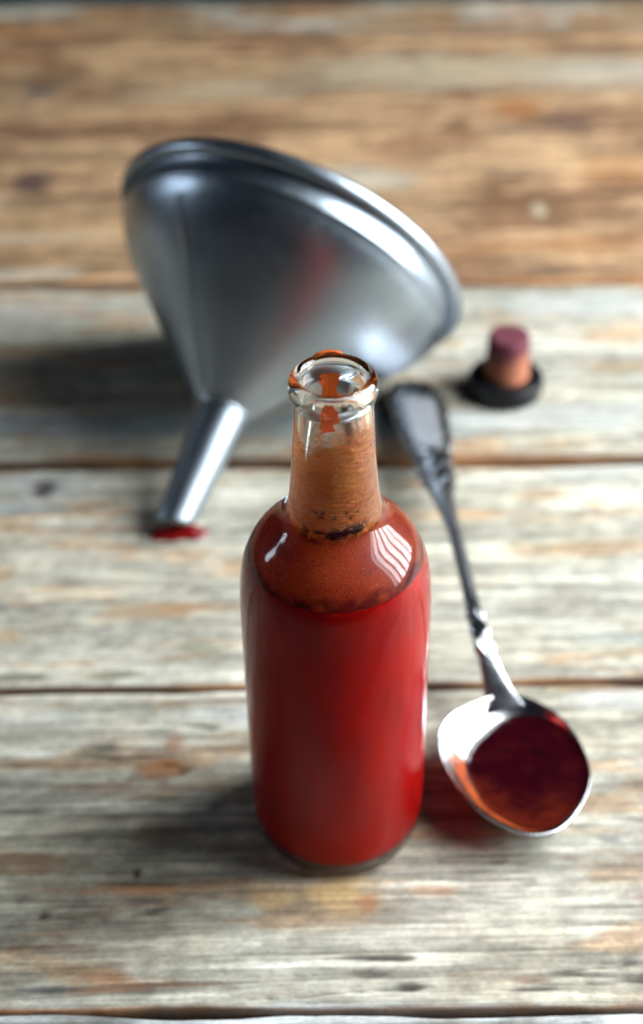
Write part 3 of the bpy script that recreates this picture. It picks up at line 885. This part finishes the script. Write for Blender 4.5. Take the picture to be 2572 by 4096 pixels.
# ------------------------------------------------------------------ stopper
stop = empty('bottle_stopper', (0.0888, 0.5575, 0.0004))
tag(stop, 'stained cork stopper standing upside down on its black cap', 'stopper')
cap = catmull([(1e-5, 0.0), (0.0140, 0.0), (0.0168, 0.0004), (0.0176, 0.0018), (0.0177, 0.0066), (0.0174, 0.0086), (0.0160, 0.0094), (0.0120, 0.0094), (1e-5, 0.0094)], 60)
v, f, th = lathe(cap, 96)
link('cap', fast_mesh('cap', v, f), mat_plastic(), stop)
ck = catmull([(0.0106, 0.0084), (0.0105, 0.0120), (0.0100, 0.0220), (0.0096, 0.0300), (0.0090, 0.0313), (0.0070, 0.0316), (1e-5, 0.0316)], 60)
cj = lambda th, r, z: (0.00035 * (vnoise(th * 9, z * 700, 3) - 0.5) * (r > 0.002), 0.0004 * (vnoise(th * 3, r * 500, 6) - 0.5) * (z > 0.0305))
v, f, th = lathe(ck, 96, cj)
me = fast_mesh('cork', v, f)
vz = v[:, 2]; va = np.arctan2(v[:, 1], v[:, 0])
attr_float(me, 'stain', sstep(0.0150, 0.0250, vz + 0.004 * (fbm(va * 2, vz * 200, 5, 3) - 0.5) * 2 - 0.002 * np.cos(va + 0.5)))
link('cork', me, mat_cork(), stop)

# ------------------------------------------------------------------ spoon
spoon = empty('serving_spoon', (0.066, 0.318, 0.0004))
tag(spoon, 'old ornate silver spoon with sauce in its bowl lying right of the bottle', 'spoon')
SO = np.array((0.066, 0.318, 0.0004))
rim = np.array([(58.7, 346.3), (52.9, 342.7), (44.0, 335.9), (39.2, 326.1), (39.5, 316.0), (44.4, 304.7), (50.7, 296.1), (58.7, 291.1), (66.9, 288.8),
                (75.9, 291.7), (84.5, 301.3), (90.5, 314.5), (89.9, 327.4), (84.8, 339.3), (77.2, 346.0), (68.2, 348.9)]) / 1000
rl = np.vstack([rim, rim, rim])
cl = catmull(rl, 16 * 3 * 8)
loop = cl[len(cl) // 3: 2 * len(cl) // 3]
ctr = np.array((0.0650, 0.3190))
ang = np.unwrap(np.arctan2(loop[:, 1] - ctr[1], loop[:, 0] - ctr[0]))
o_ = np.argsort(np.mod(ang, 2 * math.pi))
NB = 144
tg = np.linspace(0, 2 * math.pi, NB, endpoint=False)
rad = np.interp(tg, np.mod(ang, 2 * math.pi)[o_], np.linalg.norm(loop - ctr, axis=1)[o_], period=2 * math.pi)
for _ in range(3):
    rad = (np.roll(rad, 1) + 2 * rad + np.roll(rad, -1)) / 4


def rimz(x, y):
    return 0.0138 + 0.03 * (y - 0.319) - 0.19 * (x - 0.065)


DEPTH = 0.0122
TH = 0.0011


def bowl_z(q, a):
    x = ctr[0] + rad_at(a) * q * np.cos(a); y = ctr[1] + rad_at(a) * q * np.sin(a)
    return rimz(x, y) - DEPTH * (1 - q ** 2.3)


def rad_at(a):
    return np.interp(np.mod(a, 2 * math.pi), tg, rad, period=2 * math.pi)


def bowl_surface(q, off):
    Q, Tm = np.meshgrid(q, tg, indexing='ij')
    r = rad_at(Tm)
    x = ctr[0] + r * Q * np.cos(Tm); y = ctr[1] + r * Q * np.sin(Tm)
    return np.stack([x, y, rimz(x, y) - DEPTH * (1 - Q ** 2.3) + off], -1)


qs = np.concatenate([np.linspace(0.001, 0.9, 26), np.linspace(0.92, 1.0, 6)])
inn = bowl_surface(qs, 0.0)
q_r = np.array([1.012])
lipo = bowl_surface(q_r, -0.0003)
out = bowl_surface(qs, -TH)
out[..., :2] = ctr + (out[..., :2] - ctr) * (1 + 0.02 * qs[:, None, None])
V = np.concatenate([inn.reshape(-1, 3), lipo.reshape(-1, 3), out[::-1].reshape(-1, 3)]) - SO
Fq = grid_faces(NB, len(qs) * 2 + 1, wrap_u=True)
me = fast_mesh('bowl', V, Fq)
attr_float(me, 'tarnish_dim', np.full(len(V), 0.30))
link('bowl', me, SILVER, spoon)

# handle: centre line, half width, height of the crown
HC = catmull([(0.0640, 0.3425, 0.0132), (0.0622, 0.3495, 0.0158), (0.0605, 0.3560, 0.0188), (0.0583, 0.3650, 0.0225), (0.0560, 0.3790, 0.0262), (0.0537, 0.4050, 0.0275),
              (0.0512, 0.4370, 0.0245), (0.0492, 0.4620, 0.0200), (0.0479, 0.4850, 0.0150), (0.0468, 0.5110, 0.0100), (0.0458, 0.5350, 0.0065), (0.0450, 0.5500, 0.0052), (0.0446, 0.5615, 0.0045)], 420)
arc = np.concatenate([[0], np.cumsum(np.linalg.norm(np.diff(HC, axis=0), axis=1))]); arc /= arc[-1]
hw = np.interp(arc, [0, 0.025, 0.06, 0.10, 0.14, 0.22, 0.40, 0.50, 0.545, 0.59, 0.63, 0.68, 0.74, 0.84, 0.91, 0.955, 0.985, 1.0],
               [0.0074, 0.0055, 0.0042, 0.0034, 0.0036, 0.0027, 0.0027, 0.0050, 0.0072, 0.0084, 0.0082, 0.0097, 0.0119, 0.0131, 0.0134, 0.0120, 0.0078, 0.0008])
for _ in range(8):
    hw[1:-1] = (hw[:-2] + 2 * hw[1:-1] + hw[2:]) / 4
crown = np.interp(arc, [0, 0.05, 0.12, 0.3, 0.55, 0.75, 0.95, 1], [0.0006, 0.0010, 0.0017, 0.0018, 0.0030, 0.0044, 0.0042, 0.0010])
NA = 60
V = []; tarn = []; pat = []
tan = np.gradient(HC, axis=0); tan /= np.linalg.norm(tan, axis=1)[:, None]
for j in range(len(HC)):
    side = np.cross(tan[j], (0, 0, 1)); side /= np.linalg.norm(side)
    upv = np.cross(side, tan[j])
    ro = 0.2 * float(sstep(0.10, 0.35, arc[j])) - 0.12 * float(sstep(0.12, 0.02, arc[j]))
    side, upv = side * math.cos(ro) - upv * math.sin(ro), upv * math.cos(ro) + side * math.sin(ro)
    s_ = arc[j]
    for i in range(NA):
        a = 2 * math.pi * i / NA
        ca, sa = math.cos(a), math.sin(a)
        px = hw[j] * np.sign(ca) * abs(ca) ** 0.8
        pz = (crown[j] if sa > 0 else crown[j] * 0.55) * abs(sa) ** 0.8 * np.sign(sa)
        tr = 0.10 + 0.4 * float(sstep(0.10, 0.05, s_)); pt = 0.25 + 0.3 * sstep(0.16, 0.24, s_)  # neck darkened beyond its tarnish to tone down a bright reflection
        if sa > -0.15:
            u = px / 0.011
            # scrollwork: ridges along the borders, leafy bumps at both ends of the cartouche and at the neck
            orn = 0.0
            zone = sstep(0.50, 0.56, s_) * sstep(1.0, 0.97, s_) + 0.8 * sstep(0.085, 0.11, s_) * sstep(0.23, 0.16, s_)
            inner_panel = sstep(0.655, 0.70, s_) * sstep(0.925, 0.88, s_) * sstep(0.58, 0.44, abs(ca))
            nn_ = math.sin(s_ * 170 + 5 * ca) * math.cos(px * 1300 + s_ * 60)
            b = 0.5 + 0.5 * nn_
            orn = zone * (1 - inner_panel) * (b ** 1.5)
            pz += 0.0016 * orn * max(sa, 0.15)
            px += np.sign(ca) * 0.0007 * zone * (1 - inner_panel) * math.sin(s_ * 190) * abs(ca)
            pt = pt * (1 - zone * (1 - inner_panel)) + zone * inner_panel * 0.9
            tr = tr + 0.80 * zone * (1 - inner_panel) * float(sstep(0.55, 0.12, b)) + 0.35 * zone * inner_panel * 0.3
            # fine border thread along the stem
            st = sstep(0.16, 0.24, s_) * sstep(0.52, 0.46, s_)
            tr += st * 0.55 * (1 if 0.45 < abs(ca) < 0.75 else 0.15)
            pz -= st * 0.0003 * (1 if 0.45 < abs(ca) < 0.75 else 0)
        V.append(HC[j] + side * px + upv * pz); tarn.append(min(tr, 0.95)); pat.append(pt)
V = np.array(V) - SO
me = fast_mesh('handle', V, grid_faces(NA, len(HC), wrap_u=True))
attr_float(me, 'tarnish_dim', tarn); attr_float(me, 'patina', pat)
link('handle', me, SILVER, spoon)

# sauce in the spoon: pool and the film it left on the wall
pool_z = 0.0088
spool = empty('spoon_sauce', (0.066, 0.318, 0.0004))
tag(spool, 'dark red puddle of sauce inside the bowl of the silver spoon', 'sauce')


def q_level(a, z):
    q = np.linspace(0.05, 1, 300)
    zz_ = bowl_z(q, a)
    return q[np.argmin(np.abs(zz_ - z))]


ql = np.array([q_level(a, pool_z) for a in tg])
fr = np.concatenate([np.linspace(0.001, 0.90, 36), np.linspace(0.92, 1.0, 8), [1.012]])
wob = 1 + 0.05 * (fbm(np.cos(tg) * 2.5 + 9, np.sin(tg) * 2.5 + 9, 61, 4) - 0.5)
rings = []
for f_ in fr:
    r = rad * ql * f_ * wob
    rings.append(np.stack([ctr[0] + r * np.cos(tg), ctr[1] + r * np.sin(tg), np.full(NB, pool_z + 0.0007 * max(0, (f_ - 0.86) / 0.14) ** 2)], -1))
V = np.concatenate(rings)
px, py = V[:, 0], V[:, 1]
fq = np.repeat(fr, NB); ta = np.degrees(np.tile(tg, len(fr)))
side = sstep(175, 215, ta) * sstep(345, 300, ta)
rust = sstep(0.30, 0.95, fq + 0.55 * (fbm(px * 260, py * 420, 63, 4) - 0.5)) * side
rust = np.maximum(rust * (0.35 + 0.9 * fbm(px * 300 + 5, py * 700, 64, 4)), 0.12 * sstep(0.5, 0.7, fbm(px * 130, py * 200, 66, 4)))
me = fast_mesh('sauce_pool', V - SO, grid_faces(NB, len(fr), wrap_u=True))
attr_float(me, 'rust', rust)
link('sauce_pool', me, mat_pool(), spool)

fs = np.linspace(0, 1, 40)
wa = np.linspace(math.radians(148), math.radians(330), 120)
Fg, Ag = np.meshgrid(fs, wa, indexing='ij')
qa = np.array([q_level(a, pool_z) for a in wa])[None] * 0.97
qb = 0.93 * np.ones_like(qa)
Q = qa + (qb - qa) * Fg
r = rad_at(Ag)
x = ctr[0] + r * Q * np.cos(Ag); y = ctr[1] + r * Q * np.sin(Ag)
z = rimz(x, y) - DEPTH * (1 - Q ** 2.3) + 0.00018
me = fast_mesh('sauce_film', np.stack([x, y, z], -1).reshape(-1, 3) - SO, grid_faces(len(wa), len(fs)))
endf = sstep(150, 185, np.degrees(Ag)) * sstep(330, 290, np.degrees(Ag))
cv = (1.0 - 0.9 * Fg ** 1.2) * endf * (0.7 + 0.7 * fbm(Ag * 4, Fg * 6, 77, 4))
attr_float(me, 'cover', cv); attr_float(me, 'thick', 0.5 * sstep(0.5, 0.7, fbm(Ag * 5, Fg * 5, 78, 3)))
attr_float(me, 'dust', 0.75 + 0 * cv)
link('sauce_film', me, FILM, spool)
